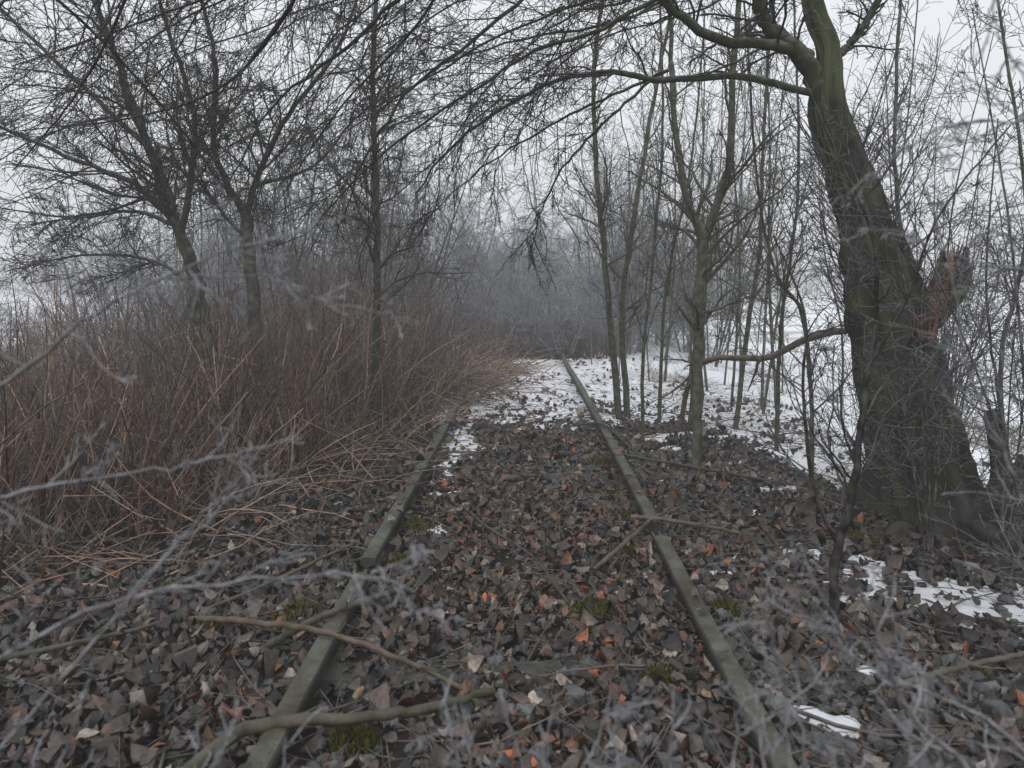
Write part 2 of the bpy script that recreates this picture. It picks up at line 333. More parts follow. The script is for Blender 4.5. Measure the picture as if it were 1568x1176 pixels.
fallen('fallen_branch', [(1.3, 2.45, .05), (1.6, 2.53, .08), (1.95, 2.68, .05)], .010, .008, (.10, .075, .055), 2)
fallen('fallen_branch', [(.8, 5.6, .1), (1.4, 5.2, .08), (2.1, 4.75, .06), (2.6, 4.5, .03)], .012, .006, (.05, .038, .03), 5)
fallen('fallen_branch', [(-2.6, 2.3, .03), (-2.0, 2.6, .06), (-1.4, 3.0, .06), (-.9, 3.6, .12)], .010, .006, (.07, .052, .04), 5)
fallen('fallen_branch', [(.5, 7.0, .05), (.75, 6.6, .14), (.9, 6.1, .08), (1.0, 5.5, .05)], .012, .006, (.05, .038, .03), 5)
fallen('fallen_branch', [(-.45, 4.6, .05), (-.2, 4.0, .07), (.05, 3.6, .06), (.2, 3.1, .05)], .008, .004, (.06, .045, .035), 5)

acc = Acc()
mp_ = [(.33, 3.08, .085), (-.66, 4.15, .11), (-.97, 3.05, .10), (.62, 4.8, .06), (.62, 3.75, .07), (-.62, 3.6, .07), (-.6, 4.6, .05), (.6, 5.6, .06), (-1.3, 2.9, .07), (1.7, 2.6, .04), (-.55, 2.2, .04), (-2.3, 2.7, .1), (1.9, 3.9, .1), (.9, 3.1, .04), (.62, 4.25, .05), (-1.7, 3.3, .05), (.5, 2.55, .04)]
for (mx_, my_, mr_) in mp_:
    n = 520; a = rng.uniform(0, 6.28, n); q = rng.random(n)**.6*mr_*1.5*(1+.35*np.sin(a*3+mx_*9)+.25*np.sin(a*7+my_*5)); x = mx_+q*np.cos(a)*1.2; y = my_+q*np.sin(a)
    z = height(x, y)+.055*(1-(q/mr_/1.9)**2)
    o = np.stack([x, y, z], -1); d = np.stack([rng.normal(0, .5, n), rng.normal(0, .5, n), np.ones(n)], -1)
    P, R = grow(o-[0, 0, .02], d, rng.uniform(.025, .045, n), np.full(n, .0045), 3, .2, rtip=.3)
    tubes(acc, P, R, np.array([.105, .105, .026])*rng.uniform(.3, 1.25, (n, 1)), 3)
acc.obj('moss_clumps', M_moss)

# ------------------------------------------------------------------ knotweed thicket (left)
acc = Acc()
def thicket(n, y0, y1, xmin, hmul, frost, edgef=None, tone=1.0):
    y = rng.uniform(y0, y1, n); e = np.interp(y, [3, 3.5, 5, 7.5, 9, 10.5, 14, 20], [-2.75, -2.25, -1.55, -1.2, -.75, -.4, -.35, -.9])
    if edgef is not None: e = np.full(n, edgef)
    x = e-rng.random(n)**1.2*(e-xmin)
    cl = fbm(x, y, 1.6, 2, 50); ok = cl > rng.uniform(.2, .62, n); x = x[ok]; y = y[ok]; e = e[ok]; n = len(x)
    edge = np.clip((e-x)/.8, 0, 1)
    o = np.stack([x, y, height(x, y)-.02], -1)
    lean = rng.normal(0, .27, (n, 2)); d = np.stack([lean[:, 0]+.12, lean[:, 1]-.05, np.ones(n)], -1)
    L_ = rng.uniform(.5, 1.7, n)*(.45+.55*edge)*hmul*(.5+1.0*fbm(x, y, .9, 2, 91))
    P, R = grow(o, d, L_, rng.uniform(.0045, .0105, n), 8, .085, rtip=.35)
    kk = rng.random(n) < .3; ki = np.where(kk)[0]
    for j in ki[:1400]:
        i = rng.integers(3, 6); ax = nrm(np.array([rng.normal(), rng.normal(), -.25-rng.random()*.9])); seg = np.linalg.norm(P[j, 1]-P[j, 0])
        for q in range(i+1, 8): P[j, q] = P[j, q-1]+ax*seg
    P[..., 2] = np.maximum(P[..., 2], height(P[..., 0], P[..., 1])+.02)
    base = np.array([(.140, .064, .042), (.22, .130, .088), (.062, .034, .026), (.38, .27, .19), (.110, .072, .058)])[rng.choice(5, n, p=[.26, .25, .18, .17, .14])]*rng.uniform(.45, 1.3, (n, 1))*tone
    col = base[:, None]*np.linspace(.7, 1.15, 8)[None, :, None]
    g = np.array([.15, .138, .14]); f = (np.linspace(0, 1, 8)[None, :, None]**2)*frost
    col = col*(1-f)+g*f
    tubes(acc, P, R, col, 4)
    K, KR = kids(P, R, 3, .3, .98, .6, .36, .45, 4, .14, trop=(0, 0, .03))
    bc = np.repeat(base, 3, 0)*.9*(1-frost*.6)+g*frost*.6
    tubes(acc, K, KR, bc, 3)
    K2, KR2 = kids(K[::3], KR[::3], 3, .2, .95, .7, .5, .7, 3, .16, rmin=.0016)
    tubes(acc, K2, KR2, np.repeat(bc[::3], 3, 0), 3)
thicket(2500, 3.1, 6, -5.5, 1.0, .25)
thicket(3300, 6, 10, -9, 1.15, .45)
thicket(2400, 10, 17, -12, 1.3, .8)
thicket(1300, 13.2, 19, -1.2, .75, .8, 2.0, .8)
n = 1300; y = rng.uniform(3.2, 12, n); e = np.interp(y, [3, 3.5, 5, 7.5, 9, 10.5, 14], [-2.6, -2.05, -1.35, -1.0, -.6, -.2, -.1]); x = e+rng.normal(-.45, .4, n)
o = np.stack([x, y, height(x, y)+.03], -1); th = rng.uniform(0, 6.28, n); d = np.stack([np.cos(th), np.sin(th), rng.uniform(0, .9, n)], -1)
P, R = grow(o, d, rng.uniform(.3, .9, n), rng.uniform(.0035, .008, n), 6, .1, trop=(0, 0, -.06)); P[..., 2] = np.maximum(P[..., 2], height(P[..., 0], P[..., 1])+.02)
tubes(acc, P, R, np.array([.28, .185, .125])*rng.uniform(.3, 1.3, (n, 1)), 4)
n = 240; o = np.stack([rng.normal(-.85, .3, n), rng.normal(9.0, .8, n), rng.uniform(.03, .4, n)], -1); th = rng.uniform(-1.6, 1.9, n)
P, R = grow(o, np.stack([np.cos(th), np.sin(th)*.6, rng.uniform(-.1, 1.0, n)], -1), rng.uniform(.3, 1.1, n), rng.uniform(.004, .008, n), 8, .14, trop=(0, 0, -.10)); P[..., 2] = np.maximum(P[..., 2], height(P[..., 0], P[..., 1])+.02)
tubes(acc, P, R, np.array([.29, .20, .14])*rng.uniform(.25, 1.2, (n, 1)), 4)
acc.obj('knotweed_thicket', M_stalk)

acc = Acc()
nt_ = 420; cx = rng.uniform(1.6, 12, nt_); cy = rng.uniform(4.6, 24, nt_)
n = nt_*22; i = np.repeat(np.arange(nt_), 22); x = cx[i]+rng.normal(0, .07, n); y = cy[i]+rng.normal(0, .07, n)
o = np.stack([x, y, height(x, y)], -1); P, R = grow(o, np.stack([rng.normal(0, .6, n), rng.normal(0, .6, n), np.ones(n)], -1), rng.uniform(.08, .3, n), rng.uniform(.0015, .003, n), 4, .15, trop=(0, 0, -.15))
tubes(acc, P, R, np.array([.16, .13, .085])*rng.uniform(.4, 1.2, (n, 1)), 3)
acc.obj('dry_grass_tufts', M_stalk)

# ------------------------------------------------------------------ trees
def tree(name, mains, levels, col=(.040, .039, .030), tcol=(.034, .030, .028), mat=None, S=10, rough=.12, skip_kids=(), tw=None):
    a = Acc(); allP = []; allR = []
    for mi, (pts, r0, r1) in enumerate(mains):
        n = 26; P = cr(pts, n)[None]; t = np.linspace(0, 1, n)
        P = P + np.concatenate([np.zeros((1, 1, 3)), rng.normal(0, r0*.15, (1, n-1, 3))], 1)
        R = (r0+(r1-r0)*t**.9)[None]
        tubes(a, P, R, np.array(col)*rng.uniform(.85, 1.15), S, rough=rough, rs=rng.uniform(0, 20))
        if mi not in skip_kids: allP.append(P); allR.append(R)
    P = np.concatenate(allP); R = np.concatenate(allR)
    for li, lv in enumerate(levels):
        P, R = kids(P, R, **lv)
        f = min(1, (li+1)/3); c = np.array(col)*(1-f)+np.array(tcol)*f
        tubes(a, P, R, c*rng.uniform(.8, 1.25, (len(P), 1)), 6 if li == 0 else (4 if li == 1 else 3))
    return a.obj(name, mat or M_twig)

CR3 = lambda k1, k2, k3, t0=.2, lf=.35: [dict(k=k1, t0=t0, ang=.75, lf=lf, rf=.45, n=10, wander=.13, trop=(0, 0, .0)),
      dict(k=k2, t0=.1, ang=.7, lf=.5, rf=.55, n=6, wander=.15, rmin=.0026), dict(k=k3, t0=.1, ang=.75, lf=.55, rf=.6, n=3, wander=.2, rmin=.0021)]

# --- old willow, right
a = Acc()
n = 90
tr = [(2.50, 4.24, -.12), (2.48, 4.24, .05), (2.40, 4.24, .45), (2.34, 4.24, .75), (2.27, 4.24, 1.14), (2.19, 4.24, 1.50), (2.08, 4.24, 1.90), (1.98, 4.24, 2.22), (1.87, 4.24, 2.55), (1.88, 4.26, 2.90), (1.80, 4.3, 3.22), (1.74, 4.35, 3.9)]
P = cr(tr, n)[None]; zz = np.linspace(0, 11, n); R = np.interp(zz, range(12), [.38, .30, .235, .22, .20, .175, .12, .105, .095, .060, .05, .035])[None]
tubes(a, P, R, np.array([.048, .043, .035]), 80, rough=.46, rs=3)
S_ = 30; aa = np.arange(S_)/S_*2*np.pi; nn = 16; tt = np.linspace(0, 1, nn)
ax = cr([(2.26, 4.18, 1.10), (2.40, 4.12, 1.28), (2.50, 4.08, 1.42), (2.55, 4.06, 1.52)], nn)
rim = .22*(hsh(np.arange(S_), np.arange(S_)*0, 3.)*.6+fbm(np.cos(aa)*2, np.sin(aa)*2, 1, 2, 6.)-.5)
rad = np.linspace(.135, .080, nn)[:, None]*(1+.5*(fbm(np.cos(aa)[None]*3+tt[:, None]*2, np.sin(aa)[None]*3, 1, 3, 11.)-.5)*2)
VV = ax[:, None]+rad[..., None]*np.stack([np.cos(aa)[None].repeat(nn, 0), np.sin(aa)[None].repeat(nn, 0), 0*rad], -1); VV[..., 2] += (tt[:, None]**3)*rim[None]
inn = VV[::-1].copy(); cc = inn.mean(1, keepdims=True); inn[..., :2] = cc[..., :2]+(inn[..., :2]-cc[..., :2])*.7; inn[..., 2] -= .005
VV = np.concatenate([VV, inn]); id_ = np.arange(2*nn*S_).reshape(2*nn, S_); nx = np.roll(id_, -1, 1)
Cc = np.full((2*nn, S_, 3), .046)*[1, .85, .7]; Cc[nn:] = [.14, .065, .036]
a.add(VV, np.stack([id_[:-1], nx[:-1], nx[1:], id_[1:]], -1), Cc)
for (pp, r) in [([(2.45, 4.1, -.05), (2.62, 4.0, .18), (2.72, 3.95, .35), (2.70, 3.98, .75)], .07), ([(2.3, 4.1, -.05), (2.18, 4.02, .05), (2.05, 3.95, -.05)], .07), ([(2.55, 4.05, .1), (2.7, 3.8, .02), (2.85, 3.6, -.12)], .06)]:
    tubes(a, cr(pp, 16)[None], np.linspace(r, r*.55, 16)[None], np.array([.040, .036, .029]), 14, rough=.3, rs=r*50)
M_gnarl = attr_mat('gnarled_bark', .9, 9, .65, frost=.05, bump=1.0, bscale=22, moss=.85, stretch=(1, 1, .3), spec=.15)
willow = bpy.data.objects.new('old_willow_tree', None); scene.collection.objects.link(willow)
a.obj('trunk', M_gnarl, parent=willow)
a = Acc(); n = 110; z = rng.uniform(1.15, 1.60, n); o = np.stack([2.34+.10*(z-1.15)/.45+.03*np.sin(z*9)+rng.normal(0, .028, n), 3.965+rng.normal(0, .015, n), z], -1)
P, R = grow(o, np.stack([rng.normal(.10, .12, n), rng.normal(.0, .05, n), np.ones(n)], -1), rng.uniform(.05, .18, n), rng.uniform(.004, .011, n), 4, .05, rtip=.12)
tubes(a, P, R, np.array([.26, .115, .06])*rng.uniform(.2, 1.1, (n, 1)), 4)
a.obj('splintered_wood', M_stalk, False, parent=willow)
limbs = [([(1.86, 4.24, 2.60), (1.70, 4.22, 2.86), (1.50, 4.22, 3.05), (1.40, 4.2, 3.24), (1.1, 4.1, 3.7)], .062, .03),
 ([(1.76, 4.24, 2.88), (1.5, 4.15, 2.91), (1.2, 4.05, 2.89), (1.0, 4.0, 2.96), (.78, 3.95, 3.12), (.55, 3.9, 3.32), (.1, 3.8, 3.45)], .036, .018),
 ([(1.80, 4.24, 2.64), (1.32, 4.2, 2.73), (.8, 4.3, 2.75), (.52, 4.4, 2.83), (.2, 4.5, 2.80), (-.17, 4.6, 2.62), (-.5, 4.7, 2.4), (-.75, 4.8, 2.1)], .024, .006),
 ([(1.88, 4.25, 2.8), (2.1, 4.2, 3.1), (2.3, 4.1, 3.6)], .03, .015),
 ([(.78, 3.95, 3.12), (.45, 4.0, 2.95), (.05, 4.1, 2.85), (-.35, 4.2, 2.62), (-.8, 4.3, 2.35), (-1.2, 4.4, 2.0), (-1.35, 4.5, 1.85)], .014, .004),
 ([(.3, 3.9, 3.4), (-.15, 4.0, 3.0), (-.65, 4.0, 2.6), (-.95, 4.1, 2.2), (-1.1, 4.2, 1.85)], .014, .004),
 ([(.1, 3.8, 3.5), (-.5, 3.8, 3.2), (-.95, 3.9, 2.85), (-1.45, 4.0, 2.5), (-1.75, 4.1, 2.05)], .016, .004),
 ([(.8, 4.3, 2.75), (.4, 4.5, 2.4), (.15, 4.7, 2.05), (.05, 4.9, 1.7)], .010, .003),
 ([(.9, 4.3, 2.8), (.35, 4.5, 2.6), (-.2, 4.6, 2.3), (-.7, 4.7, 1.9)], .011, .003)]
for i in range(14):
    x0 = rng.uniform(-1.4, 1.3); y0 = rng.uniform(3.6, 5.6); z0 = rng.uniform(3.3, 3.9); Lx = rng.uniform(1.2, 2.6); dz = rng.uniform(.8, 1.6)
    limbs.append(([(x0+.5, y0-.2, z0+.2), (x0, y0, z0), (x0-Lx*.33, y0+rng.normal(0, .1), z0-dz*.18), (x0-Lx*.68, y0+rng.normal(.1, .15), z0-dz*.5), (x0-Lx, y0+rng.normal(.2, .2), z0-dz)], rng.uniform(.009, .015), .003))
a = Acc(); PP = []; RR = []
for i, (pts, r0, r1) in enumerate(limbs):
    P = cr(pts, 26)[None]; P = P+rng.normal(0, .006, P.shape); R = np.linspace(r0, r1, 26)[None]
    tubes(a, P, R, np.array([.040, .042, .025]), 12, rough=.12, rs=i); PP.append(P); RR.append(R)
P = np.concatenate(PP); R = np.concatenate(RR)
P1, R1 = kids(P, R, 17, .12, 1, .7, .38, .4, 10, .15, trop=(-.01, 0, -.03)); R1 = np.clip(R1, .003, .0075); tubes(a, P1, R1, np.array([.025, .022, .020]), 4)
P2, R2 = kids(P1, R1, 8, .1, 1, .8, .5, .6, 5, .2, trop=(0, 0, -.015), rmin=.0020); tubes(a, P2, R2, np.array([.028, .025, .024]), 3)
P3, R3 = kids(P2, R2, 4, .1, 1, .85, .55, .6, 3, .22, rmin=.0016); tubes(a, P3, R3, np.array([.038, .035, .035]), 3)
a.obj('limbs_and_twigs', M_twig, parent=willow)
a = Acc(); n = 170; z = rng.uniform(0, 2.3, n); cxn = np.interp(z, [0, .62, 1.14, 1.54, 1.9, 2.3], [2.48, 2.36, 2.28, 2.18, 2.08, 1.95]); rr_ = np.interp(z, [0, .6, 1.5, 2.3], [.27, .2, .17, .1]); th = rng.uniform(0, 6.28, n)
o = np.stack([cxn+rr_*np.cos(th), 4.24+rr_*np.sin(th), z], -1)
P, R = grow(o, np.stack([np.cos(th)*.8, np.sin(th)*.6, np.full(n, 1.)], -1), rng.uniform(.25, 1.1, n), rng.uniform(.003, .006, n), 9, .14, trop=(0, 0, .06))
tubes(a, P, R, np.array([.045, .038, .034]), 4)
P2, R2 = kids(P, R, 6, .15, 1, .8, .4, .6, 6, .15); tubes(a, P2, R2, np.array([.06, .054, .052]), 3)
P3, R3 = kids(P2, R2, 3, .15, 1, .8, .5, .6, 3, .18); tubes(a, P3, R3, np.array([.075, .07, .072]), 3)
a.obj('trunk_shoots', M_rime, parent=willow)

# --- left trees
tree('bare_tree', [([(-2.66, 6.0, -.2), (-2.70, 6.05, .24), (-2.85, 6.2, .7), (-2.93, 6.3, 1.1), (-3.0, 6.36, 1.5)], .105, .08),
 ([(-3.0, 6.36, 1.5), (-3.12, 6.3, 1.95), (-3.45, 6.2, 2.35), (-4.0, 6.1, 2.6), (-4.9, 6.0, 3.0)], .042, .010),
 ([(-3.0, 6.36, 1.5), (-3.2, 6.36, 2.1), (-3.45, 6.36, 2.75), (-3.65, 6.3, 3.4), (-3.95, 6.2, 4.3), (-4.1, 6.2, 5.0)], .055, .012),
 ([(-3.12, 6.3, 1.9), (-2.98, 6.2, 2.4), (-2.85, 6.0, 2.95), (-3.0, 5.8, 3.7), (-3.1, 5.7, 4.4)], .034, .010),
 ([(-3.15, 6.3, 2.0), (-3.6, 6.4, 2.15), (-4.2, 6.5, 2.1), (-5.0, 6.6, 2.2)], .022, .006),
 ([(-3.4, 6.3, 2.7), (-4.0, 6.2, 3.3), (-4.6, 6.1, 3.9), (-5.2, 6.0, 4.5)], .026, .008),
 ([(-3.0, 6.36, 1.45), (-3.5, 6.5, 1.7), (-4.2, 6.6, 1.75), (-5.0, 6.7, 1.6)], .020, .006)],
 CR3(26, 10, 5, lf=.4), skip_kids=(0,), S=14)
tree('bare_tree', [([(-2.30, 6.1, -.2), (-2.34, 6.2, .5), (-2.5, 6.4, 1.4), (-2.60, 6.5, 2.1)], .070, .05),
 ([(-2.60, 6.5, 2.1), (-2.85, 6.4, 2.7), (-2.8, 6.3, 3.5), (-3.0, 6.2, 4.5)], .035, .010),
 ([(-2.60, 6.5, 2.1), (-2.5, 6.5, 2.45), (-2.2, 6.4, 3.0), (-1.7, 6.3, 3.6), (-1.4, 6.3, 4.4)], .035, .010),
 ([(-2.5, 6.5, 2.4), (-2.0, 6.6, 2.6), (-1.6, 6.7, 3.1), (-1.1, 6.8, 3.5)], .020, .006),
 ([(-2.58, 6.5, 1.9), (-2.9, 6.6, 2.2), (-3.3, 6.7, 2.8), (-3.4, 6.8, 3.6)], .020, .006)],
 CR3(25, 9, 5, lf=.38), skip_kids=(0,), S=12)
tree('bare_tree', [([(-1.48, 6.9, -.05), (-1.47, 6.9, 1.0), (-1.45, 6.9, 2.0), (-1.49, 6.9, 3.2), (-1.47, 6.9, 4.8)], .042, .022)], CR3(36, 8, 4, t0=.3, lf=.24))
over = [([(-.6, 2.6, 3.3), (-1.0, 3.2, 2.9), (-1.6, 3.8, 2.6), (-2.3, 4.2, 2.5), (-3.2, 4.4, 2.45)], .012, .004),
 ([(-.4, 2.8, 3.3), (-1.1, 3.4, 3.1), (-2.0, 3.8, 2.95), (-3.1, 4.2, 2.8)], .011, .004),
 ([(-.1, 3.0, 3.4), (-.5, 3.6, 2.9), (-1.1, 4.1, 2.5), (-1.6, 4.5, 2.0)], .010, .003),
 ([(-2.6, 2.8, 3.2), (-2.2, 3.4, 2.8), (-2.0, 4.0, 2.4), (-1.8, 4.4, 1.95)], .010, .003),
 ([(-1.2, 2.6, 3.2), (-1.7, 3.0, 2.75), (-2.2, 3.4, 2.4), (-2.8, 3.8, 2.1)], .010, .003),
 ([(-2.0, 3.2, 3.4), (-2.8, 3.8, 3.1), (-3.6, 4.2, 2.6), (-4.2, 4.6, 2.0)], .010, .003)]
tree('overhanging_branches', over, [dict(k=17, t0=.12, ang=.7, lf=.34, rf=.5, n=9, wander=.15, trop=(0, 0, -.02)), dict(k=8, t0=.1, ang=.8, lf=.5, rf=.6, n=6, wander=.18, rmin=.0016), dict(k=4, t0=.1, ang=.85, lf=.5, rf=.6, n=3, wander=.22, rmin=.0014)], col=(.026, .023, .021), S=8)

# --- right saplings
G = (.074, .074, .050)
sap = [([(1.32, 5.3, -.05), (1.335, 5.3, .65), (1.355, 5.3, 1.4), (1.42, 5.3, 1.9), (1.57, 5.3, 2.4), (1.605, 5.3, 3.05), (1.65, 5.3, 3.65), (1.67, 5.3, 4.4)], .038, .020, 14),
 ([(1.72, 6.9, -.1), (1.75, 6.9, 1.05), (1.80, 6.9, 1.83), (1.62, 6.9, 2.35), (1.5, 6.9, 3.3), (1.45, 6.9, 4.4)], .07, .018, 16),
 ([(1.04, 7.42, -.05), (.94, 7.42, 1.02), (.87, 7.42, 1.86), (.78, 7.42, 2.77), (.76, 7.42, 3.82), (.9, 7.42, 4.8)], .038, .018, 16),
 ([(1.15, 7.6, -.05), (1.08, 7.6, 1.16), (1.22, 7.6, 2.2), (1.39, 7.6, 3.26), (1.65, 7.6, 4.6)], .038, .016, 16),
 ([(1.10, 6.36, -.05), (1.10, 6.36, .72), (1.19, 6.36, 1.68), (1.28, 6.36, 2.88), (1.25, 6.36, 4.3)], .018, .010, 12),
 ([(1.45, 7.4, -.05), (1.53, 7.4, 1.4), (1.8, 7.4, 2.8), (1.95, 7.4, 4.4)], .022, .009, 14),
 ([(2.1, 6.9, -.1), (2.25, 6.9, 1.1), (2.37, 6.9, 1.9), (2.4, 6.9, 3.0), (2.5, 6.9, 4.4)], .028, .012, 14),
 ([(2.15, 5.9, -.1), (2.2, 5.9, 1.1), (2.35, 5.9, 2.4), (2.3, 5.9, 4.0)], .020, .009, 14),
 ([(1.95, 4.7, -.05), (1.96, 4.7, .6), (1.9, 4.7, 1.25), (1.72, 4.7, 1.55), (1.6, 4.7, 2.1), (1.5, 4.7, 3.4)], .018, .007, 16),
 ([(3.0, 5.4, -.1), (3.05, 5.4, 1.2), (2.9, 5.4, 2.4), (2.95, 5.4, 4.0)], .026, .010, 16),
 ([(3.3, 4.6, -.2), (3.1, 4.5, .9), (3.2, 4.4, 1.9), (3.0, 4.4, 3.4)], .018, .008, 16)]
for (pts, r0, r1, k) in sap:
    tree('bare_sapling', [(pts, r0, r1)], [dict(k=k+9, t0=.2, ang=.7, lf=.22, rf=.45, n=9, wander=.14, trop=(0, 0, .03)), dict(k=6, t0=.15, ang=.75, lf=.5, rf=.6, n=5, wander=.18, rmin=.002), dict(k=3, t0=.1, ang=.8, lf=.55, rf=.6, n=3, wander=.2, rmin=.0018)], col=G, tcol=(.05, .046, .044))
for i in range(28):
    y = rng.uniform(6.2, 15); x = rng.uniform(1.0, 3.6+.12*(y-5)); hgt = rng.uniform(3, 5.5); lx = rng.normal(.1, .3); z0 = float(height(x, y))
    pts = [(x, y, z0-.05), (x+lx*.3+rng.normal(0, .07), y, z0+hgt*.33), (x+lx*.7+rng.normal(0, .07), y+rng.normal(0, .1), z0+hgt*.66), (x+lx*1.3, y, z0+hgt)]
    tree('bare_sapling', [(pts, rng.uniform(.010, .024), .006)], [dict(k=17, t0=.2, ang=.65, lf=.22, rf=.5, n=8, wander=.14, trop=(0, 0, .03)), dict(k=7, t0=.15, ang=.75, lf=.5, rf=.6, n=4, wander=.18, rmin=.0024)], col=G, tcol=(.06, .055, .053), S=7, mat=M_rime if i % 3 == 0 else M_twig)
tree('fallen_bough', [([(2.75, 5.2, 1.25), (2.45, 5.3, 1.12), (2.15, 5.3, 1.05), (1.9, 5.4, .9), (1.5, 5.5, .885), (1.35, 5.6, .72), (1.3, 5.7, .3)], .03, .02)], CR3(7, 4, 3, lf=.3), col=(.085, .062, .048))
tree('bare_shrub', [([(1.34, 2.97, -.03), (1.336, 2.97, .29), (1.41, 2.97, .57), (1.45, 2.97, .90), (1.51, 2.97, 1.30), (1.51, 2.97, 1.63), (1.43, 3.0, 1.91)], .022, .006),
 ([(1.36, 2.97, .34), (1.25, 2.97, .60), (1.20, 2.97, 1.0), (1.22, 3.0, 1.35), (1.12, 3.1, 1.7)], .010, .004),
 ([(1.47, 2.97, 1.1), (1.6, 2.9, 1.4), (1.68, 2.8, 1.75), (1.9, 2.7, 2.1)], .008, .003)],
 [dict(k=13, t0=.25, ang=.8, lf=.38, rf=.45, n=8, wander=.14), dict(k=6, t0=.15, ang=.8, lf=.5, rf=.6, n=6, wander=.16), dict(k=3, t0=.1, ang=.8, lf=.5, rf=.6, n=4, wander=.16)], col=(.026, .019, .017))
for qi, q in enumerate([(2.35, 3.4), (2.75, 3.6), (2.5, 3.0), (3.0, 4.9), (3.4, 5.6), (2.2, 3.75), (2.15, 2.85), (1.95, 2.5), (2.7, 4.6)]):
    ms = []
    for j in range(4):
        lx, ly = rng.normal(0, .25), rng.normal(0, .2); hh = rng.uniform(1.6, 3.0) if qi != 7 else rng.uniform(1.0, 1.9)
        ms.append(([(q[0], q[1], -.15), (q[0]+lx*.3, q[1]+ly*.3, hh*.33), (q[0]+lx*.7+rng.normal(0, .06), q[1]+ly*.7, hh*.66), (q[0]+lx*1.4, q[1]+ly*1.3, hh)], rng.uniform(.005, .010), .0025))
    tree('bare_shrub', ms, [dict(k=14, t0=.15, ang=.8, lf=.28, rf=.5, n=7, wander=.15), dict(k=5, t0=.15, ang=.8, lf=.5, rf=.6, n=5, wander=.17), dict(k=3, t0=.1, ang=.8, lf=.5, rf=.6, n=3, wander=.2)], col=(.038, .032, .028), tcol=(.065, .06, .061), mat=M_rime, S=6)

def stump(cx, cy, r, h, lean, seed):
    S_, n = 40, 22; a = np.arange(S_)/S_*2*np.pi; t = np.linspace(0, 1, n)
    top = h*(.65+.35*fbm(np.cos(a)*1.6+seed, np.sin(a)*1.6, 1.3, 3, seed)*1.3+.22*hsh(np.arange(S_), np.zeros(S_), seed))
    rad = r*(1.3-.45*t[:, None]**.5)*(1+.4*(fbm(np.cos(a)*3+seed, np.sin(a)*3+t[:, None]*1.5, 1, 3, seed)-.5)*2)
    Z_ = -.1+t[:, None]*top[None]
    z0 = float(height(cx, cy)); V = np.stack([cx+rad*np.cos(a)+lean*Z_, cy+rad*np.sin(a), z0+Z_], -1)
    ins = V[::-1].copy(); c = np.stack([cx+lean*ins[..., 2], np.full(ins.shape[:2], cy)], -1); ins[..., :2] = c+(ins[..., :2]-c)*.62; ins[..., 2] -= .01
    V = np.concatenate([V, ins]); m_ = 2*n; id_ = np.arange(m_*S_).reshape(m_, S_); nx = np.roll(id_, -1, 1)
    Fq = np.stack([id_[:-1], nx[:-1], nx[1:], id_[1:]], -1); A = Acc(); A.add(V, Fq, np.full((m_*S_, 3), .036)*[1.1, .9, .75]); A.obj('tree_stump', M_gnarl)
stump(2.86, 4.0, .13, .55, .15, 3.); stump(2.78, 3.62, .10, .34, -.2, 8.); stump(3.05, 3.9, .11, .45, .4, 5.)

# ------------------------------------------------------------------ background thicket (instanced bare trees)
def protos_(cs, k2, k3, mat):
    out_ = []
    for i in range(4):
        a = Acc(); nm = 8; th = rng.uniform(0, 6.28, nm); L0 = rng.uniform(3.5, 6.5, nm)
        o = np.stack([.3*np.cos(th), .3*np.sin(th), np.full(nm, -.1)], -1)
        P, R = grow(o, np.stack([np.cos(th)*.4, np.sin(th)*.4, np.ones(nm)], -1), L0, rng.uniform(.02, .045, nm), 12, .09, trop=(0, 0, .0), rtip=.2)
        tubes(a, P, R, np.array([.06, .057, .050])*cs, 5)
        P, R = kids(P, R, 13, .08, 1, .8, .38, .45, 7, .15); tubes(a, P, R, np.array([.065, .061, .058])*cs, 3)
        P, R = kids(P, R, k2, .1, 1, .8, .5, .55, 4, .19, rmin=.0040); tubes(a, P, R, np.array([.08, .077, .076])*cs, 3)
        P, R = kids(P, R, k3, .1, 1, .8, .6, .6, 3, .2, rmin=.0040); tubes(a, P, R, np.array([.105, .102, .102])*cs, 3)
        ob = a.obj('tree_form', mat); out_.append(ob.data); bpy.data.objects.remove(ob)
    return out_
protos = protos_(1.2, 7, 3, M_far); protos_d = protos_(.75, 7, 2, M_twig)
def group(name, items, pr):
    par = bpy.data.objects.new(name, None); scene.collection.objects.link(par)
    for i, (x, y, s, sz) in enumerate(items):
        ob = bpy.data.objects.new('bare_tree_mass_%d' % i, pr[rng.integers(len(pr))]); scene.collection.objects.link(ob); ob.parent = par
        ob.location = (x, y, float(height(x, y))-.05); ob.rotation_euler = (rng.normal(0, .08), rng.normal(0, .08), rng.uniform(0, 6.28)); ob.scale = (s, s, sz)
it = []
for i in range(38):
    y = 18+28*rng.random()**1.3; x = rng.uniform(-.40*y-1, .20*y+1)
    it.append((x, y, rng.uniform(.8, 1.3), rng.uniform(.8, 1.25)))
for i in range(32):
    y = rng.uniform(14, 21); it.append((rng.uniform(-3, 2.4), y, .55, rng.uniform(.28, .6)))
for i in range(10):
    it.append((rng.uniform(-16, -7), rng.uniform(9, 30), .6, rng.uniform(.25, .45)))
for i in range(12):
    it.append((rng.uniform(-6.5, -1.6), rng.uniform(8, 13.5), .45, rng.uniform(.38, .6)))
group('frosted_hazy_background_trees', it, protos)
it = []
for i in range(9):
    y = rng.uniform(10, 18); it.append((rng.uniform(-7, -1.8), y, rng.uniform(.6, .85), rng.uniform(.7, 1.05)))
for i in range(6):
    y = rng.uniform(12, 18); it.append((rng.uniform(2.0, 4.2), y, rng.uniform(.4, .6), rng.uniform(.7, 1.0)))
group('trackside_trees', it, protos_d)
it = []
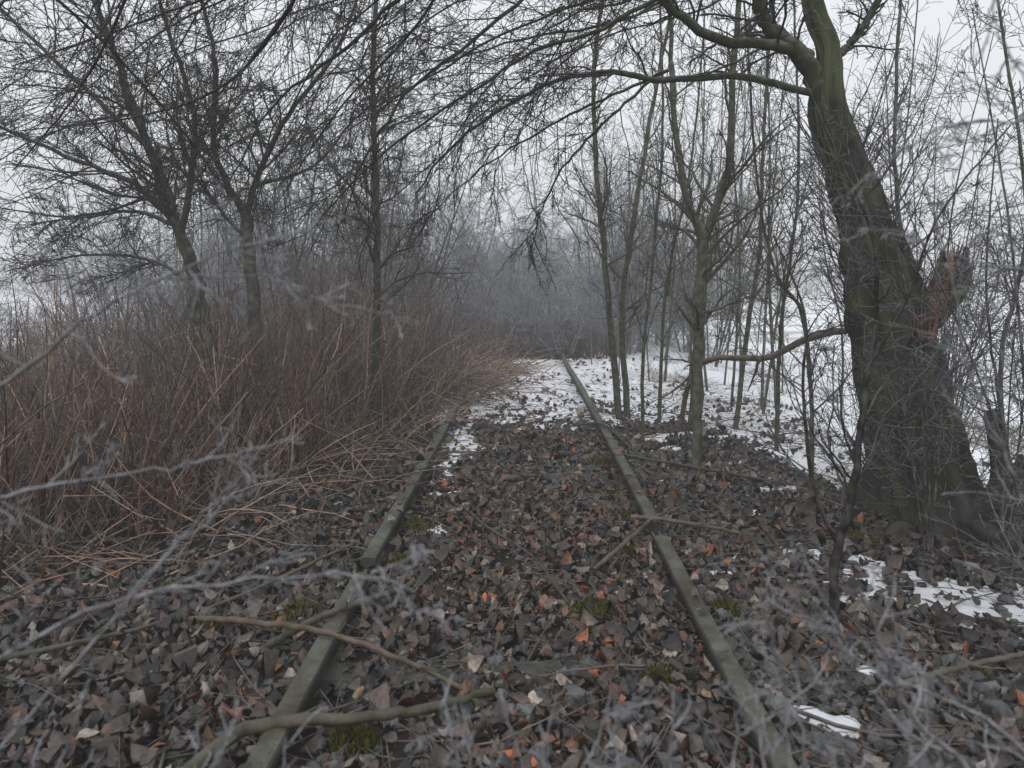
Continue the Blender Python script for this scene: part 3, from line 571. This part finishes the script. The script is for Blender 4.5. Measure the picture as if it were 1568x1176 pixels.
for i in range(60):
    y = rng.uniform(120, 170); x = rng.uniform(-.95*y, .95*y)
    s = rng.uniform(1.4, 2.2); it.append((x, y, s*2.6, s*.85))
for i in range(16):
    y = rng.uniform(45, 90); x = rng.choice([-1, 1])*rng.uniform(.2, .8)*y
    it.append((x, y, rng.uniform(.5, 1.2), rng.uniform(.3, .7)))
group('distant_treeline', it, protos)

a = Acc(); cx, cy = -118, 190; hh = 42; lv = 9
def bar(p, q, r=.12): tubes(a, np.array([[p, q]], float), np.array([[r, r]]), np.array([.2, .2, .2]), 4)
for i in range(lv):
    z0 = hh*i/lv; z1 = hh*(i+1)/lv; w0 = 3.2*(1-i/lv)+.4; w1 = 3.2*(1-(i+1)/lv)+.4
    cs0 = [(cx+sx*w0, cy+sy*w0, z0) for sx, sy in ((-1, -1), (1, -1), (1, 1), (-1, 1))]; cs1 = [(cx+sx*w1, cy+sy*w1, z1) for sx, sy in ((-1, -1), (1, -1), (1, 1), (-1, 1))]
    for j in range(4): bar(cs0[j], cs1[j], .16); bar(cs0[j], cs1[(j+1) % 4]); bar(cs1[j], cs1[(j+1) % 4])
for z0, w in ((28, 9), (34, 7), (39, 5)):
    bar((cx-w, cy, z0), (cx+w, cy, z0), .2); bar((cx-w, cy, z0), (cx, cy, z0+2)); bar((cx+w, cy, z0), (cx, cy, z0+2))
a.obj('power_pylon', M_stone)

# ------------------------------------------------------------------ frosted foreground branches
def frosted(name, mains, k1=14, lf1=.3, k2=4, ang=.8, col=(.055, .048, .046)):
    a = Acc(); PP = []; RR = []
    for (pts, r0, r1) in mains:
        P = cr(pts, 24)[None]; P = P+rng.normal(0, .0026, P.shape); R = np.linspace(r0, r1, 24)[None]; tubes(a, P, R*(1+.25*rng.normal(0, 1, R.shape)), np.array(col), 7); PP.append(P); RR.append(R)
    P = np.concatenate(PP); R = np.concatenate(RR)
    P1, R1 = kids(P, R, k1, .1, 1, ang, lf1, .75, 8, .16, rmin=.0011); tubes(a, P1, R1, np.array(col)*1.2, 5)
    P2, R2 = kids(P1, R1, k2, .15, 1, .8, .5, .85, 5, .18, rmin=.0009); tubes(a, P2, R2, np.array(col)*1.4, 4)
    for (A_, B_, kk) in ((P, R, 36), (P1, R1, 11), (P2, R2, 4)):
        P3, R3 = kids(A_, np.full(B_.shape, .0011), kk, 0, 1, 1.25, 1, .6, 3, .1, rmin=.0006, Labs=.005); tubes(a, P3, R3, np.array([.30, .31, .33]), 3)
    return a.obj(name, M_frost)
frosted('frosted_branch', [([(-.98, 1.0, 1.24), (-.80, 1.06, 1.324), (-.67, 1.06, 1.424), (-.55, 1.06, 1.489), (-.43, 1.06, 1.534), (-.33, 1.1, 1.56)], .0030, .0014), ([(-.55, 1.06, 1.489), (-.42, 1.1, 1.49), (-.32, 1.15, 1.45), (-.2, 1.2, 1.42)], .0018, .001)], 10, .25)
frosted('frosted_branch', [([(-.98, 1.0, .78), (-.80, 1.06, .904), (-.68, 1.06, .974), (-.56, 1.06, 1.009), (-.40, 1.06, 1.029), (-.24, 1.06, 1.034), (-.17, 1.07, 1.005)], .0032, .0014), ([(-.24, 1.06, 1.034), (-.18, 1.05, 1.06), (-.15, 1.04, 1.08)], .0018, .001), ([(-.20, 1.06, 1.02), (-.16, 1.06, .98), (-.10, 1.06, .96)], .0018, .001)], 11, .18)
frosted('frosted_branch', [([(-.98, 1.1, 1.10), (-.80, 1.1, 1.15), (-.65, 1.1, 1.175), (-.51, 1.1, 1.195), (-.40, 1.1, 1.225)], .0028, .0012)], 13, .22)
frosted('frosted_branch', [([(-.95, .9, .6), (-.72, 1.0, .85), (-.6, 1.06, 1.0), (-.5, 1.1, 1.12), (-.43, 1.12, 1.2)], .0028, .0012)], 10, .22)
frosted('frosted_branch', [([(.76, 1.0, .60), (.68, 1.06, .738), (.60, 1.06, .814), (.55, 1.06, .924), (.51, 1.06, 1.034)], .0046, .0024)], 7, .25)
frosted('frosted_branch', [([(.95, 1.0, .6), (.72, 1.06, .8), (.5, 1.1, .9), (.36, 1.1, 1.08)], .0028, .0012), ([(.40, 1.0, .6), (.40, 1.06, .85), (.37, 1.06, 1.0), (.40, 1.06, 1.07)], .0026, .0012)], 10, .22)
frosted('frosted_branch', [([(.95, 1.2, 1.75), (.80, 1.2, 1.76), (.70, 1.2, 1.74), (.6, 1.22, 1.66), (.52, 1.25, 1.60)], .0028, .001), ([(.78, 1.06, 2.05), (.72, 1.06, 1.9), (.76, 1.06, 1.82), (.85, 1.06, 1.76)], .002, .001)], 11, .25)
frosted('frosted_branch', [([(1.0, 1.2, 1.0), (.88, 1.25, 1.15), (.80, 1.25, 1.35), (.78, 1.28, 1.55), (.70, 1.3, 1.8)], .0026, .001), ([(1.0, 1.3, 1.5), (.85, 1.3, 1.52), (.7, 1.32, 1.58), (.6, 1.34, 1.56)], .0020, .001)], 9, .25)
def clump(n, xa, xb, za, zb, k):
    ms = []
    for i in range(n):
        x0 = rng.uniform(xa, xb); x1 = x0+rng.normal(0, .10); zt = rng.uniform(za, zb)
        ms.append(([(x0, .95, .38), (x0*.6+x1*.4, 1.0, .38+(zt-.38)*.5), (x1, 1.07, zt)], .0024, .0012))
    frosted('frosted_stalks', ms, k, .28, 3)
clump(20, -.12, .42, .74, .90, 7); clump(6, -.85, -.35, .72, .90, 7); clump(5, .5, .85, .72, .90, 6)

# ------------------------------------------------------------------ fog
SKY = (.74, .76, .80); fog_d = .0052
V = np.array([[x, y, z] for x in (-320, 320) for y in (-40, 420) for z in (-3, 40)], float)
m = bpy.data.materials.new('mist'); m.use_nodes = True; nt = m.node_tree; nt.nodes.clear(); out = N(nt, 'ShaderNodeOutputMaterial')
ab = N(nt, 'ShaderNodeVolumeAbsorption'); ab.inputs['Color'].default_value = (0, 0, 0, 1); ab.inputs['Density'].default_value = fog_d
em = N(nt, 'ShaderNodeEmission'); em.inputs['Color'].default_value = (*SKY, 1); em.inputs['Strength'].default_value = fog_d  # emissive glow stands in for skylight scattered by the mist
ads = N(nt, 'ShaderNodeAddShader'); nt.links.new(ab.outputs[0], ads.inputs[0]); nt.links.new(em.outputs[0], ads.inputs[1]); nt.links.new(ads.outputs[0], out.inputs['Volume'])
mesh_obj('fog', V, np.array([[0, 1, 3, 2], [4, 6, 7, 5], [0, 4, 5, 1], [2, 3, 7, 6], [0, 2, 6, 4], [1, 5, 7, 3]]), None, m, False)

# ------------------------------------------------------------------ light
w = bpy.data.worlds.new('World'); scene.world = w; w.use_nodes = True; nt = w.node_tree; nt.nodes.clear(); L = nt.links.new
out = N(nt, 'ShaderNodeOutputWorld'); sky = N(nt, 'ShaderNodeTexSky'); sky.sky_type = 'NISHITA'; sky.sun_disc = False; sky.sun_elevation = math.radians(35); sky.sun_rotation = math.radians(200); sky.dust_density = 5
hs = N(nt, 'ShaderNodeHueSaturation'); hs.inputs['Saturation'].default_value = .15; L(sky.outputs[0], hs.inputs['Color'])
b1 = N(nt, 'ShaderNodeBackground'); b1.inputs['Strength'].default_value = .05; L(hs.outputs[0], b1.inputs[0])
tc = N(nt, 'ShaderNodeTexCoord'); sx = N(nt, 'ShaderNodeSeparateXYZ'); L(tc.outputs['Generated'], sx.inputs[0])
rp = N(nt, 'ShaderNodeValToRGB'); e = rp.color_ramp.elements; e[0].position = 0; e[0].color = (.68, .70, .745, 1); e[1].position = .9; e[1].color = (.93, .95, 1.0, 1); L(sx.outputs[2], rp.inputs[0])
b2 = N(nt, 'ShaderNodeBackground'); b2.inputs['Strength'].default_value = 1.0; L(rp.outputs[0], b2.inputs[0])
ads = N(nt, 'ShaderNodeAddShader'); L(b1.outputs[0], ads.inputs[0]); L(b2.outputs[0], ads.inputs[1]); L(ads.outputs[0], out.inputs[0])
sd = bpy.data.lights.new('sun', 'SUN'); sd.energy = .5; sd.angle = math.radians(25); sd.color = (1, .96, .92)
so = bpy.data.objects.new('sun', sd); scene.collection.objects.link(so); so.rotation_euler = (math.radians(55), 0, math.radians(-20))

# ------------------------------------------------------------------ camera
cd = bpy.data.cameras.new('camera'); co = bpy.data.objects.new('camera', cd); scene.collection.objects.link(co)
co.location = (0, 0, H); co.rotation_euler = (math.radians(90), 0, 0)
cd.lens = 24.34; cd.sensor_width = 36; cd.shift_x = -.0108; cd.shift_y = -.098; cd.clip_start = .05; cd.clip_end = 2000
cd.dof.use_dof = True; cd.dof.focus_distance = 5.2; cd.dof.aperture_fstop = 2.8
scene.camera = co
scene.view_settings.view_transform = 'Standard'; scene.view_settings.look = 'None'; scene.view_settings.exposure = 0
